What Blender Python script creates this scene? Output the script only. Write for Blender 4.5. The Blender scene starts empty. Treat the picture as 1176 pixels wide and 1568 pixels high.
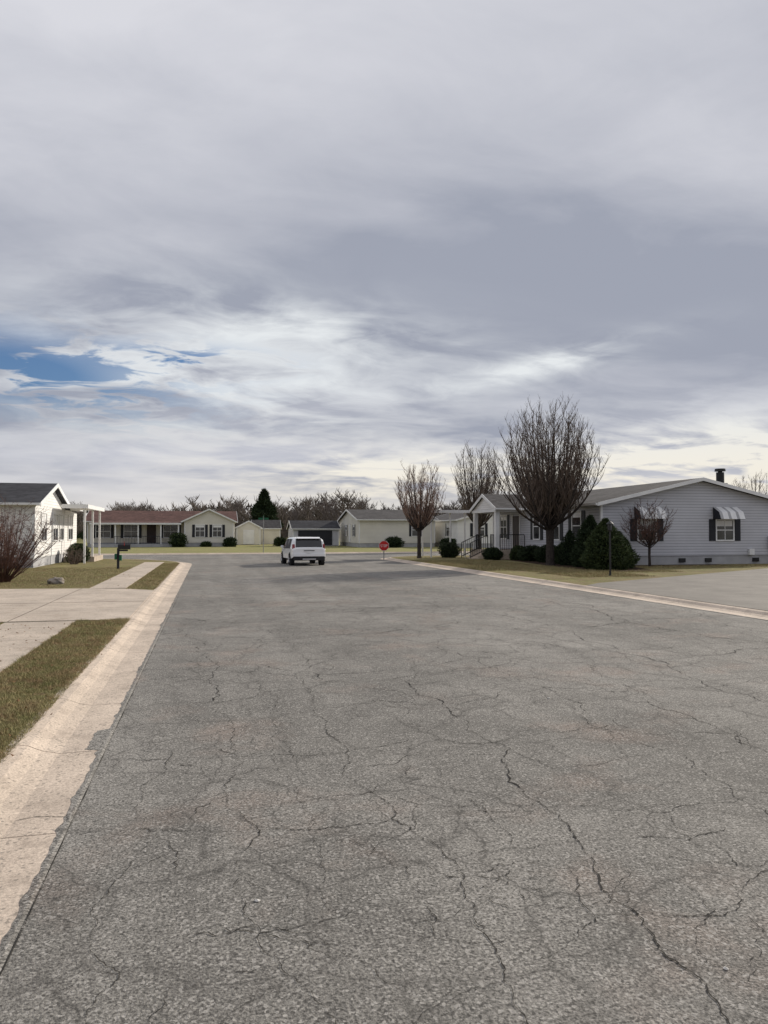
import bpy, math, random, bmesh
import numpy as np
from mathutils import Vector, noise as mnoise
random.seed(7); np.random.seed(7)
R=math.radians
scene=bpy.context.scene
scene.view_settings.view_transform='Standard'
scene.view_settings.look='None'
scene.view_settings.exposure=0
COL=scene.collection

# ------------------------------------------------------------------ node helpers
class NT:
    def __init__(s,tree): s.t=tree; s.n=tree.nodes; s.l=tree.links
    def put(s,sock,v):
        if v is None: return
        if isinstance(v,bpy.types.NodeSocket): s.l.new(v,sock)
        else:
            try: sock.default_value=v
            except Exception: sock.default_value=(v[0],v[1],v[2],1) if len(v)==3 else v
    def m(s,op,a,b=None,c=None,clamp=False):
        n=s.n.new('ShaderNodeMath'); n.operation=op; n.use_clamp=clamp
        s.put(n.inputs[0],a); s.put(n.inputs[1],b); s.put(n.inputs[2],c)
        return n.outputs[0]
    def noise(s,vec,scale,detail=4,rough=.5,dist=0):
        n=s.n.new('ShaderNodeTexNoise'); s.put(n.inputs['Vector'],vec)
        n.inputs['Scale'].default_value=scale; n.inputs['Detail'].default_value=detail
        n.inputs['Roughness'].default_value=rough; n.inputs['Distortion'].default_value=dist
        return n.outputs['Fac']
    def noisec(s,vec,scale,detail=3):
        n=s.n.new('ShaderNodeTexNoise'); s.put(n.inputs['Vector'],vec)
        n.inputs['Scale'].default_value=scale; n.inputs['Detail'].default_value=detail
        return n.outputs['Color']
    def vor(s,vec,scale,feat='F1',out='Distance'):
        n=s.n.new('ShaderNodeTexVoronoi'); n.feature=feat; s.put(n.inputs['Vector'],vec)
        n.inputs['Scale'].default_value=scale
        return n.outputs[out]
    def rng(s,v,a,b,c=0,d=1,smooth=False):
        n=s.n.new('ShaderNodeMapRange'); s.put(n.inputs[0],v)
        if smooth: n.interpolation_type='SMOOTHSTEP'
        n.inputs[1].default_value=a;n.inputs[2].default_value=b;n.inputs[3].default_value=c;n.inputs[4].default_value=d
        return n.outputs[0]
    def mix(s,f,a,b,mode='MIX'):
        n=s.n.new('ShaderNodeMix'); n.data_type='RGBA'; n.blend_type=mode
        def p(sock,v):
            if isinstance(v,bpy.types.NodeSocket): s.l.new(v,sock)
            elif isinstance(v,(int,float)): sock.default_value=v
            else: sock.default_value=(v[0],v[1],v[2],1)
        p(n.inputs[0],f); p(n.inputs[6],a); p(n.inputs[7],b)
        return n.outputs[2]
    def gray(s,v):
        n=s.n.new('ShaderNodeCombineColor')
        for i in range(3): s.put(n.inputs[i],v)
        return n.outputs[0]
    def pos(s): return s.n.new('ShaderNodeNewGeometry').outputs['Position']
    def sep(s,v):
        n=s.n.new('ShaderNodeSeparateXYZ'); s.l.new(v,n.inputs[0]); return n.outputs
    def comb(s,x,y,z):
        n=s.n.new('ShaderNodeCombineXYZ'); s.put(n.inputs[0],x); s.put(n.inputs[1],y); s.put(n.inputs[2],z); return n.outputs[0]
    def vmul(s,v,k):
        n=s.n.new('ShaderNodeVectorMath'); n.operation='MULTIPLY'; s.put(n.inputs[0],v); n.inputs[1].default_value=k; return n.outputs[0]
    def vadd(s,a,b):
        n=s.n.new('ShaderNodeVectorMath'); n.operation='ADD'; s.put(n.inputs[0],a); s.put(n.inputs[1],b); return n.outputs[0]

def newmat(name):
    m=bpy.data.materials.new(name); m.use_nodes=True
    t=NT(m.node_tree); b=m.node_tree.nodes['Principled BSDF']
    return m,t,b
def bump(t,b,h,strength,dist):
    n=t.n.new('ShaderNodeBump'); n.inputs['Strength'].default_value=strength; n.inputs['Distance'].default_value=dist
    t.l.new(h,n.inputs['Height']); t.l.new(n.outputs[0],b.inputs['Normal'])
def mat(name,c1,c2=None,scale=3,rough=.7,spec=.3,detail=2,bmp=0,metal=0):
    m,t,b=newmat(name)
    if c2 is None: c2=tuple(x*.82 for x in c1)
    f=t.noise(t.pos(),scale,detail)
    f=t.rng(f,.3,.7)
    t.l.new(t.mix(f,c2,c1),b.inputs['Base Color'])
    b.inputs['Roughness'].default_value=rough; b.inputs['Specular IOR Level'].default_value=spec
    b.inputs['Metallic'].default_value=metal
    if bmp: bump(t,b,t.noise(t.pos(),scale*4,3),bmp,.02)
    return m

def siding(name,c,step=.14,dk=.8):
    m,t,b=newmat(name)
    p=t.pos(); z=t.sep(p)[2]
    f=t.m('FRACT',t.m('DIVIDE',z,step))
    lap_shade=t.rng(f,0,.26,1,0,True)  # shade under each board lap, painted into the colour
    n=t.rng(t.noise(p,.8,4),.3,.7,.91,1.04)
    base=t.mix(1.0,c,t.gray(n),'MULTIPLY')
    t.l.new(t.mix(t.m('MULTIPLY',lap_shade,dk),base,(c[0]*.3,c[1]*.3,c[2]*.33)),b.inputs['Base Color'])
    b.inputs['Roughness'].default_value=.55; b.inputs['Specular IOR Level'].default_value=.25
    bump(t,b,t.m('SUBTRACT',1.0,f),.5,.015)
    return m
def shingles(name,c):
    m,t,b=newmat(name)
    p=t.pos()
    s=t.sep(p)
    v=t.vor(t.comb(t.m('MULTIPLY',s[0],3.0),t.m('MULTIPLY',s[1],3.0),t.m('MULTIPLY',s[2],12.0)),1.2,'F1','Color')
    sv=t.sep(v)[0]
    n=t.noise(p,.7,4)
    f=t.m('MULTIPLY',t.rng(sv,0,1,.75,1.25),t.rng(n,.3,.7,.8,1.2))
    t.l.new(t.mix(1.0,c,t.gray(f),'MULTIPLY'),b.inputs['Base Color'])
    b.inputs['Roughness'].default_value=.9; b.inputs['Specular IOR Level'].default_value=.15
    return m

def asphalt():
    m,t,b=newmat('asphalt'); p=t.pos(); s=t.sep(p)
    big=t.rng(t.noise(p,.3,4,.6),.32,.68,.72,1.2)
    med=t.rng(t.noise(p,1.9,4,.7),.25,.75,.76,1.22)
    lane=t.rng(t.noise(t.comb(t.m('MULTIPLY',s[0],.9),t.m('MULTIPLY',s[1],.05),0.0),1.3,2),.3,.7,.84,1.14)
    fine=t.rng(t.noise(p,75,2,.75),.32,.68,.30,1.70)
    ag=t.vor(p,80,'F1','Color'); agr=t.sep(ag)[0]
    pale=t.rng(agr,.87,.90,0,1); pit=t.rng(agr,.10,.13,1,0)
    f=t.m('MULTIPLY',t.m('MULTIPLY',big,med),t.m('MULTIPLY',lane,fine))
    col=t.mix(1.0,(.190,.180,.163),t.gray(f),'MULTIPLY')
    brown=t.rng(t.noise(t.vadd(p,(31,7,0)),.75,4,.6),.54,.70,0,.55)
    col=t.mix(brown,col,t.mix(1.0,(.235,.185,.155),t.gray(t.m('MULTIPLY',fine,med)),'MULTIPLY'))
    col=t.mix(t.m('MULTIPLY',pale,.6),col,(.40,.38,.35))
    col=t.mix(t.m('MULTIPLY',pit,.6),col,(.05,.047,.043))
    dis=t.noisec(p,2.6,4)
    pp=t.vadd(p,t.vmul(dis,(.5,.5,0)))
    e1=t.vor(pp,1.2,'DISTANCE_TO_EDGE')
    k1=t.m('MULTIPLY',t.rng(e1,.0,.0095,1,0),t.rng(t.noise(p,.7,2),.34,.54,.3,1))
    e2=t.vor(t.vadd(t.vadd(p,(3,1,0)),t.vmul(dis,(.4,.4,0))),3.3,'DISTANCE_TO_EDGE')
    k2=t.m('MULTIPLY',t.rng(e2,.0,.018,1,0),t.rng(t.noise(t.vadd(p,(9,3,0)),.6,2),.44,.56,0,.8))
    k=t.m('MAXIMUM',k1,k2)
    halo=t.m('MULTIPLY',t.rng(e1,.0,.07,1,0,True),.2)
    col=t.mix(halo,col,(.085,.078,.07))
    col=t.mix(t.m('MULTIPLY',k,.72),col,(.04,.038,.034))
    t.l.new(col,b.inputs['Base Color'])
    b.inputs['Roughness'].default_value=.88; b.inputs['Specular IOR Level'].default_value=.25
    bump(t,b,t.noise(p,80,2,.7),.8,.007)
    return m
def concrete(name,c,stain=(.2,.16,.13),amt=.6):
    m,t,b=newmat(name); p=t.pos()
    f=t.m('MULTIPLY',t.rng(t.noise(p,.9,4,.65),.3,.7,.8,1.15),t.rng(t.noise(p,70,3,.7),.3,.7,.66,1.32))
    col=t.mix(1.0,c,t.gray(f),'MULTIPLY')
    st=t.rng(t.noise(t.vadd(p,(5,2,0)),2.4,5,.75),.52,.72,0,amt)
    col=t.mix(st,col,stain)
    pits=t.rng(t.sep(t.vor(p,60,'F1','Color'))[0],.93,.95,0,.6)
    col=t.mix(pits,col,(.16,.14,.12))
    t.l.new(col,b.inputs['Base Color']); b.inputs['Roughness'].default_value=.85; b.inputs['Specular IOR Level'].default_value=.25
    bump(t,b,t.noise(p,60,2,.7),.45,.005)
    return m
def grassmat(name,g=(.115,.125,.045),y=(.29,.25,.12),br=(.20,.15,.09),sc=1.0,bm_=True):
    m,t,b=newmat(name); p=t.pos()
    n1=t.rng(t.noise(p,.5*sc,4,.65),.35,.65)
    n2=t.rng(t.noise(p,14*sc,3,.75),.3,.7)
    n3=t.rng(t.noise(t.vadd(p,(13,4,0)),1.7*sc,4,.7),.44,.62,0,.9)
    f=t.m('ADD',t.m('MULTIPLY',n1,.5),t.m('MULTIPLY',n2,.5))
    col=t.mix(f,g,y); col=t.mix(n3,col,br)
    col=t.mix(1.0,col,t.gray(t.rng(t.noise(p,45,2,.7),.3,.7,.5,1.45)),'MULTIPLY')
    t.l.new(col,b.inputs['Base Color']); b.inputs['Roughness'].default_value=.95; b.inputs['Specular IOR Level'].default_value=.1
    if bm_: bump(t,b,t.noise(p,28,3,.8),.8,.04)
    return m
M_ASPH=asphalt()
M_CONC=concrete('curb_concrete',(.52,.435,.355))
M_WALK=concrete('walk_concrete',(.47,.40,.33),(.26,.20,.15))
M_DRIVE=concrete('drive_concrete',(.185,.17,.15),(.11,.095,.085))
M_GRASS=grassmat('lawn_grass')
M_FARGR=grassmat('far_grass',(.16,.18,.06),(.30,.28,.12),(.24,.20,.11),.6,False)
M_BLADE=grassmat('grass_blades',(.14,.155,.055),(.45,.38,.21),(.31,.22,.13),3.0,False)
M_MULCH=mat('mulch',(.07,.045,.03),(.03,.02,.015),9,.95,.1,bmp=.8)
M_WHITE=mat('white_trim',(.80,.80,.79),(.70,.70,.70),2,.5)
M_GREYS=siding('grey_siding',(.54,.545,.58))
M_WHITES=siding('white_siding',(.80,.79,.77),.14,.5)
M_CREAMS=siding('cream_siding',(.66,.62,.52),.14,.5)
M_CREAM2=siding('pale_siding',(.72,.69,.61),.14,.5)
M_ROOFD=shingles('dark_shingles',(.045,.045,.05))
M_ROOFB=shingles('brown_shingles',(.105,.06,.052))
M_ROOFG=shingles('grey_shingles',(.07,.066,.066))
M_SKIRT=mat('skirting',(.42,.42,.43),(.33,.33,.34),2,.8)
M_BLACK=mat('black_metal',(.015,.015,.017),(.01,.01,.01),5,.45,.4)
M_SHUT=mat('shutter_paint',(.022,.024,.032),(.016,.017,.022),8,.5,.3)
M_DOOR=mat('door_paint',(.05,.03,.025),(.03,.02,.02),3,.5)
M_BARK=mat('bark',(.07,.058,.052),(.03,.025,.023),14,.95,.1)
M_TWIG=mat('twigs',(.18,.138,.112),(.085,.067,.058),3,.9,.1)
M_TWIGR=mat('red_twigs',(.16,.09,.07),(.07,.045,.04),3,.9,.1)
M_TWIGL=mat('pale_twigs',(.34,.225,.175),(.16,.12,.10),2,.9,.1)  # pinkish sunlit tone put into the twig colour
M_FARTW=mat('distant_twigs',(.16,.135,.12),(.09,.078,.072),.08,.95,.05)
M_LEAFD=mat('conifer_leaves',(.04,.06,.025),(.014,.024,.012),6,.8,.2)
M_LEAFY=mat('yew_leaves',(.07,.095,.035),(.02,.034,.014),5,.8,.2)
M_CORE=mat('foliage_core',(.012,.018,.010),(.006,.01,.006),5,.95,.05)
M_ROCK=mat('rock',(.30,.26,.22),(.12,.11,.1),6,.9,.2,bmp=.9)
M_CRACK=mat('crack_fill',(.05,.047,.042),(.027,.025,.023),20,.95,.1)
M_LEAFB=mat('dead_leaves',(.20,.11,.055),(.11,.06,.035),15,.9,.1)
M_CHIP=mat('pale_stone',(.6,.58,.54),(.45,.43,.4),30,.8,.2)
def glassm():
    m,t,b=newmat('window_glass'); p=t.pos()
    f=t.rng(t.noise(p,1.3,2),.4,.6)
    t.l.new(t.mix(f,(.012,.013,.016),(.05,.052,.058)),b.inputs['Base Color'])
    b.inputs['Roughness'].default_value=.08; b.inputs['Specular IOR Level'].default_value=.6
    return m
M_GLASS=glassm()

# ------------------------------------------------------------------ mesh builder
class MB:
    def __init__(s): s.v=[]; s.f=[]; s.mi=[]; s.mats=[]
    def mid(s,m):
        if m not in s.mats: s.mats.append(m)
        return s.mats.index(m)
    def poly(s,pts,m):
        i=len(s.v); s.v+= [tuple(p) for p in pts]; s.f.append(tuple(range(i,i+len(pts)))); s.mi.append(s.mid(m))
    def hexa(s,p,m):
        i=len(s.v); s.v+=[tuple(q) for q in p]; k=s.mid(m)
        for f in ((3,2,1,0),(4,5,6,7),(0,1,5,4),(1,2,6,5),(2,3,7,6),(3,0,4,7)):
            s.f.append(tuple(i+j for j in f)); s.mi.append(k)
    def box(s,x0,x1,y0,y1,z0,z1,m):
        x0,x1=min(x0,x1),max(x0,x1); y0,y1=min(y0,y1),max(y0,y1); z0,z1=min(z0,z1),max(z0,z1)
        s.hexa([(x0,y0,z0),(x1,y0,z0),(x1,y1,z0),(x0,y1,z0),(x0,y0,z1),(x1,y0,z1),(x1,y1,z1),(x0,y1,z1)],m)
    def prism(s,prof,a0,a1,axis,m):
        def W(a,c,z): return (a,c,z) if axis=='x' else (c,a,z)
        n=len(prof); i=len(s.v); k=s.mid(m)
        s.v+=[W(a0,c,z) for c,z in prof]+[W(a1,c,z) for c,z in prof]
        s.f.append(tuple(range(i,i+n))); s.mi.append(k)
        s.f.append(tuple(range(i+2*n-1,i+n-1,-1))); s.mi.append(k)
        for j in range(n):
            q=(j+1)%n; s.f.append((i+j,i+n+j,i+n+q,i+q)); s.mi.append(k)
    def tube(s,pts,rad,sides,m,cap=False):
        k=s.mid(m); base=len(s.v); n=len(pts)
        for j in range(n):
            p=Vector(pts[j]); a=Vector(pts[min(j+1,n-1)])-Vector(pts[max(j-1,0)])
            if a.length<1e-6: a=Vector((0,0,1))
            a.normalize()
            u=a.cross(Vector((.31,.95,.05))); 
            if u.length<.1: u=a.cross(Vector((1,0,0)))
            u.normalize(); w=a.cross(u)
            for q in range(sides):
                t=2*math.pi*q/sides
                c=p+(u*math.cos(t)+w*math.sin(t))*rad[j]; s.v.append((c.x,c.y,c.z))
        for j in range(n-1):
            for q in range(sides):
                r=(q+1)%sides
                s.f.append((base+j*sides+q,base+j*sides+r,base+(j+1)*sides+r,base+(j+1)*sides+q)); s.mi.append(k)
        if cap:
            s.f.append(tuple(base+q for q in range(sides))[::-1]); s.mi.append(k)
            s.f.append(tuple(base+(n-1)*sides+q for q in range(sides))); s.mi.append(k)
    def build(s,name,parent=None,smooth=False,bevel=0,recalc=True):
        me=bpy.data.meshes.new(name); me.from_pydata(s.v,[],s.f)
        for m in s.mats: me.materials.append(m)
        me.polygons.foreach_set('material_index',s.mi)
        if recalc:
            bm=bmesh.new(); bm.from_mesh(me); bmesh.ops.recalc_face_normals(bm,faces=bm.faces); bm.to_mesh(me); bm.free()
        if smooth: me.polygons.foreach_set('use_smooth',[True]*len(me.polygons))
        me.update()
        o=bpy.data.objects.new(name,me); COL.objects.link(o)
        if parent: o.parent=parent
        if bevel:
            b=o.modifiers.new('bevel','BEVEL'); b.width=bevel; b.segments=2; b.limit_method='ANGLE'; b.angle_limit=R(35)
        return o
def empty(name,loc=(0,0,0)):
    o=bpy.data.objects.new(name,None); COL.objects.link(o); o.location=loc; o.empty_display_size=.3; return o

# ------------------------------------------------------------------ ground, road, kerbs
XL,XR,YC0,YC1=-.8,10.5,49.5,58.5
b=MB(); b.poly([(-900,-300,-.12),(900,-300,-.12),(900,1500,-.12),(-900,1500,-.12)],M_FARGR); b.build('ground')
b=MB(); b.poly([(-70,-12,0),(110,-12,0),(110,YC1+.1,0),(-70,YC1+.1,0)],M_ASPH); b.build('road')
def arc(cx,cy,r,a0,a1,n):
    return [(cx+r*math.cos(R(a0+(a1-a0)*i/n)),cy+r*math.sin(R(a0+(a1-a0)*i/n))) for i in range(n+1)]
RL=9.5; RRr=5.0
pathL=[(XL,-10.0)]+arc(XL-RL,YC0-RL,RL,0,90,14)+[(-68,YC0)]
pathR=[(XR,-10.0)]+arc(XR+RRr,YC0-RRr,RRr,180,90,12)+[(108,YC0)]
pathF=[(-68,YC1),(108,YC1)]
def resample(path,step):
    out=[];
    for (x0,y0),(x1,y1) in zip(path,path[1:]):
        L=math.hypot(x1-x0,y1-y0); n=max(1,int(round(L/step)))
        for i in range(n): out.append((x0+(x1-x0)*i/n,y0+(y1-y0)*i/n))
    out.append(path[-1]); return out
def normals(pts,side):
    res=[]
    for i in range(len(pts)):
        a=Vector(pts[min(i+1,len(pts)-1)])-Vector(pts[max(i-1,0)]); a.normalize()
        res.append(Vector((-a.y,a.x))*side)
    return res
def kerb(name,path,side,step=1.6):
    pts=resample(path,step); nr=normals(pts,side)
    prof=[(0,-.05),(0,.006),(.30,.004),(.42,.03),(.52,.075),(.60,.088),(.67,.084),(.67,-.05)]
    b=MB(); k=b.mid(M_CONC)
    for i in range(len(pts)-1):
        p0=Vector(pts[i]);p1=Vector(pts[i+1]);d=(p1-p0).normalized()*.005
        dz=random.uniform(-.001,.001); w=random.uniform(-.01,.01)
        A=p0+d; B=p1-d; base=len(b.v)
        for P,N in ((A,nr[i]),(B,nr[i+1])):
            for o,z in prof:
                q=P+N*(o+(w if o==0 else 0)); b.v.append((q.x,q.y,z+(dz if z>0 else 0)))
        n=len(prof)
        for j in range(n-1):
            b.f.append((base+j,base+j+1,base+n+j+1,base+n+j)); b.mi.append(k)
        b.f.append(tuple(range(base,base+n))); b.mi.append(k)
        b.f.append(tuple(range(base+n,base+2*n))); b.mi.append(k)
    b.build(name)
kerb('kerb',pathL,1); kerb('kerb',pathR,-1); kerb('kerb',pathF,1,3.2)
LZ=.08
def offset(path,side,d):
    pts=resample(path,2.5); nr=normals(pts,side); return [(p[0]+n.x*d,p[1]+n.y*d) for p,n in zip(pts,nr)]
def lawn(name,poly,z=LZ,m=M_GRASS):
    b=MB(); b.poly([(x,y,z) for x,y in poly],m)
    for i in range(len(poly)):
        (x0,y0),(x1,y1)=poly[i],poly[(i+1)%len(poly)]
        b.poly([(x0,y0,z),(x1,y1,z),(x1,y1,-.1),(x0,y0,-.1)],m)
    return b.build(name,recalc=False)
lawn('lawn',offset(pathL,1,.655)+[(-69.5,-10)])
lawn('lawn',offset(pathR,-1,.655)+[(109.5,-10)])
lawn('lawn',[(-68,YC1+.655),(108,YC1+.655),(108,240),(-68,240)],.06,M_FARGR)
def sheet(name,poly,z,m):
    b=MB(); b.poly([(x,y,z) for x,y in poly],m)
    for i in range(len(poly)):
        (x0,y0),(x1,y1)=poly[i],poly[(i+1)%len(poly)]
        b.poly([(x0,y0,z),(x1,y1,z),(x1,y1,z-.03),(x0,y0,z-.03)],m)
    return b.build(name,recalc=False)
def slabs(name,x0,x1,y0,y1,step,z,m):
    b=MB(); y=y0
    while y<y1-.05:
        ye=min(y+step,y1); b.box(x0,x1,y+.006,ye-.006,z-.05,z+random.uniform(0,.004),m); y=ye
    return b.build(name)
slabs('pavement',-3.5,-2.32,-6,14.35,1.5,LZ+.012,M_WALK)
slabs('pavement',-3.3,-2.3,22.5,41.5,1.5,LZ+.012,M_WALK)
sheet('driveway',[(-1.43,14.4),(-1.43,21.4),(-2.3,22.2),(-3.4,22.5),(-6,22.9),(-25,23.2),(-25,15.2),(-6,15.0),(-3.55,14.5)],LZ+.016,M_WALK)
b=MB()
for x in (-3.5,-6.2,-9.0,-12): b.box(x,x+.012,14.9 if x<-4 else 14.5,22.5,LZ,LZ+.0185,M_CRACK)
b.box(-12,-1.45,18.1,18.112,LZ,LZ+.0188,M_CRACK); b.build('driveway_joints')
sheet('driveway',[(11.18,8.5),(11.18,20.4),(12.0,21.2),(24.4,28.2),(42,36),(60,30),(60,8.5)],LZ+.012,M_DRIVE)
sheet('mulch_bed',[(16.4,27.2),(18.2,27.4),(19.3,30.6),(25,31.2),(25,32.4),(18.7,32.4),(18.7,40.9),(17.0,40.7),(16.5,36),(15.6,31)],LZ+.012,M_MULCH)

def ragged(b,x,sg,y0,y1,seed):
    rnd=random.Random(seed); y=y0; k=b.mid(M_ASPH); prev=None
    while y<y1:
        w=.006+.05*max(0,mnoise.noise(Vector((y*1.3,seed,0))))+.04*max(0,mnoise.noise(Vector((y*6,seed,3))))+rnd.uniform(0,.01)
        if sg>0 and 6.15<y<6.75: w=.12+rnd.uniform(-.015,.015)
        cur=[(x+sg*.03,y,.0032),(x+sg*.012,y,.0095),(x-sg*w,y,.0082)]
        if prev:
            i=len(b.v); b.v+=prev+cur; b.f+= [(i,i+1,i+4,i+3),(i+1,i+2,i+5,i+4)]; b.mi+=[k,k]
        prev=cur; y+=.03+.002*max(0,y)
b=MB(); ragged(b,XL,1,1.5,40,1); ragged(b,XR,-1,8,44,2); b.build('road_edge',recalc=False)

def crackline(b,pts,w,seed,amp=.13,minseg=.025,z=.0035):
    rnd=random.Random(seed); P=[Vector(p) for p in pts]
    for lv in range(6):
        Q=[]
        for a,c in zip(P,P[1:]):
            d=c-a; n=Vector((-d.y,d.x)); 
            if d.length>minseg: Q+= [a,(a+c)/2+n*rnd.uniform(-amp,amp)*(1.15 if lv>1 else .8)]
            else: Q.append(a)
        P=Q+[P[-1]]
    ws=[w*rnd.uniform(.1,1.5)*(.55+.9*abs(mnoise.noise(Vector((p.x*2,p.y*2,seed))))*2)*(1 if 2<i<len(P)-3 else .3) for i,p in enumerate(P)]
    k=b.mid(M_CRACK); base=len(b.v)
    for i,p in enumerate(P):
        a=P[min(i+1,len(P)-1)]-P[max(i-1,0)]; a.normalize(); n=Vector((-a.y,a.x))*ws[i]*.5
        b.v.append((p.x+n.x,p.y+n.y,z)); b.v.append((p.x-n.x,p.y-n.y,z))
    for i in range(len(P)-1):
        j=base+2*i; b.f.append((j,j+1,j+3,j+2)); b.mi.append(k)
b=MB()
C=[([(1.25,10.5),(1.0,8.8),(.99,7.07),(1.04,5.64),(1.07,4.29),(1.24,3.69),(1.15,2.94),(1.10,2.66),(1.1,2.3),(1.2,1.4)],.0058),
([(2.5,9),(2.23,6.65),(2.04,4.27),(1.98,3.68),(1.87,2.99),(1.76,2.23),(1.7,1.2)],.0068),
([(-.1,7.5),(.2,6.1),(.12,5.1),(.3,4.3),(.22,3.2),(.4,2.2)],.0035),
([(-.6,5.9),(.12,5.75),(1.04,5.64),(1.7,5.9),(2.15,5.6),(3.2,5.9),(4.4,5.4)],.0048),
([(-.5,4.5),(.3,4.35),(1.07,4.29)],.004),([(2.04,4.27),(2.7,4.0),(3.3,4.1),(4.5,3.6)],.0048),
([(1.24,3.69),(1.6,3.75),(1.98,3.68)],.003),([(.99,7.07),(1.7,7.3),(2.4,7.0),(3.6,7.5),(5.5,7.1),(8.5,7.8)],.006),
([(-.7,8.9),(.3,9.2),(1.0,8.8),(2.5,9),(4.0,9.5),(6,9.1),(10,9.9)],.008),
([(-.7,12.4),(1.3,12.0),(3.5,12.5),(6,12.1),(10.3,13.0)],.011),([(-.7,16.2),(2,15.7),(5,16.4),(10.3,16.1)],.015),
([(3.6,14),(3.4,10),(3.6,7.5),(3.3,5.9),(3.5,4.9),(3.3,4.1),(3.2,3.3),(3.0,2.4)],.005),
([(5.8,22),(5.6,16),(5.9,11),(5.4,7.2),(5.7,5.6),(5.2,4.5)],.009),
([(8.0,25),(8.2,17),(7.8,12),(8.3,8)],.015),([(1.87,2.99),(2.3,2.9),(2.7,3.2),(3.3,3.0)],.004),
([(-.1,20),(0.1,15),(-.15,11),(-.1,7.5)],.008),([(-.7,21),(3,20.4),(7,21.2),(10.3,20.8)],.018),
([(1.15,2.94),(.8,3.0),(.22,3.2)],.003),([(1.1,2.66),(.7,2.5),(.4,2.55)],.003),
([(.5,8.9),(.62,7.2),(.5,5.7),(.62,4.4),(.55,3.3)],.0034),([(2.3,2.9),(2.2,2.3),(2.35,1.9)],.004),([(2.7,4.0),(2.6,3.4),(2.7,3.2)],.0035),
([(4.4,9.6),(4.5,7.3),(4.3,5.4),(4.5,3.6)],.0045),([(-.45,6.8),(-.4,5),(-.5,3.6),(-.35,2.4)],.0032),([(1.6,5.8),(1.55,4.9),(1.6,3.75)],.003)]
for i,(p,w) in enumerate(C): crackline(b,p,w,i,.14)
rnd=random.Random(3)
for i in range(34):
    x=1.36+rnd.uniform(-.26,.3); y=3.45+rnd.uniform(-.17,.15); a=rnd.uniform(0,6.3); L=rnd.uniform(.06,.2)
    crackline(b,[(x,y),(x+L*math.cos(a),y+L*math.sin(a))],.0048,50+i,.2)
for i in range(140):
    y=rnd.uniform(2.3,16); x=rnd.uniform(-.6,min(10,y*.9+1)); a=rnd.choice((0,1.57))+rnd.gauss(0,.5); L=rnd.uniform(.25,.9)*(1+y*.06)
    crackline(b,[(x,y),(x+L*.5*math.cos(a),y+L*.5*math.sin(a)+rnd.gauss(0,.05)),(x+L*math.cos(a+.4),y+L*math.sin(a+.4))],.0018+.0005*y,150+i,.16)
crackline(b,[(-.765,y) for y in range(1,40)],.0045,991,.008,.2)
b.build('road_cracks',recalc=False)
b=MB()
crackline(b,[(-.8,4.75),(-1.0,4.8),(-1.12,4.74)],.005,700,.1,.02,.0082)
crackline(b,[(-.92,6.1),(-1.0,6.0),(-1.1,6.1)],.006,701,.2,.02,.0082)
b.build('kerb_cracks',recalc=False)
b=MB()
for x,y,r in [(.23,3.49,.016),(1.97,2.53,.015),(3.4,7.0,.02)]+[(random.uniform(-.6,4),random.uniform(2.3,9),random.uniform(.002,.006)) for _ in range(120)]:
    pts=[(x+r*math.cos(t)*random.uniform(.6,1.2),y+r*math.sin(t)*random.uniform(.6,1.2),.004) for t in [i*6.283/6 for i in range(6)]]
    top=(x,y,.004+r*.4)
    for i in range(6): b.poly([pts[i],pts[(i+1)%6],top],M_CHIP)
b.build('road_gravel',recalc=False)
b=MB()
for i in range(600):
    if i<360: x,y,z=random.uniform(-5,-1.3),random.uniform(4,14),LZ+.03
    elif i<480: x,y,z=random.uniform(-8,-1.5),random.uniform(22,34),LZ+.03
    else: x,y,z=random.uniform(11.2,18),random.uniform(26,38),LZ+.04
    a=random.uniform(0,6.28); r=random.uniform(.012,.028)*(1 if i<360 else 1.5)
    b.poly([(x+r*math.cos(a),y+r*math.sin(a),z+random.uniform(0,.02)),(x-r*.6*math.sin(a),y+r*.6*math.cos(a),z),(x-r*math.cos(a),y-r*math.sin(a),z+random.uniform(0,.02)),(x+r*.6*math.sin(a),y-r*.6*math.cos(a),z)],M_LEAFB)
b.build('fallen_leaves',recalc=False)

def blades(name,areas,hm,w,m=M_BLADE,z=LZ):
    V=[];
    for (x0,x1,y0,y1,n) in areas:
        x=np.random.uniform(x0,x1,n); y=np.random.uniform(y0,y1,n)
        cl=np.array([mnoise.noise(Vector((a*2.2,c*2.2,0))) for a,c in zip(x,y)])
        h=hm*np.random.uniform(.4,1.25,n)*(1+.7*cl); t=np.random.uniform(0,6.283,n); ww=w*np.random.uniform(.6,1.3,n)
        lx=np.random.normal(0,.7,n)*h; ly=np.random.normal(0,.7,n)*h
        dx=np.cos(t)*ww*.5; dy=np.sin(t)*ww*.5
        a=np.stack([x-dx,y-dy,np.full(n,z)],1); c=np.stack([x+dx,y+dy,np.full(n,z)],1); tp=np.stack([x+lx,y+ly,z+h],1)
        V.append(np.stack([a,c,tp],1).reshape(-1,3))
    V=np.concatenate(V); nt=len(V)//3
    me=bpy.data.meshes.new(name); me.vertices.add(len(V)); me.vertices.foreach_set('co',V.ravel())
    me.loops.add(len(V)); me.loops.foreach_set('vertex_index',np.arange(len(V)))
    me.polygons.add(nt); me.polygons.foreach_set('loop_start',np.arange(0,len(V),3)); me.polygons.foreach_set('loop_total',np.full(nt,3))
    me.materials.append(m); me.update(); me.validate()
    o=bpy.data.objects.new(name,me); COL.objects.link(o); return o
blades('grass',[(-2.31,-1.40,3.5,14.4,85000),(-5.5,-3.52,10,14.4,14000),(-2.27,-1.42,21.9,40,24000),(-9,-3.33,23.2,36,45000)],.045,.0065)
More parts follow.
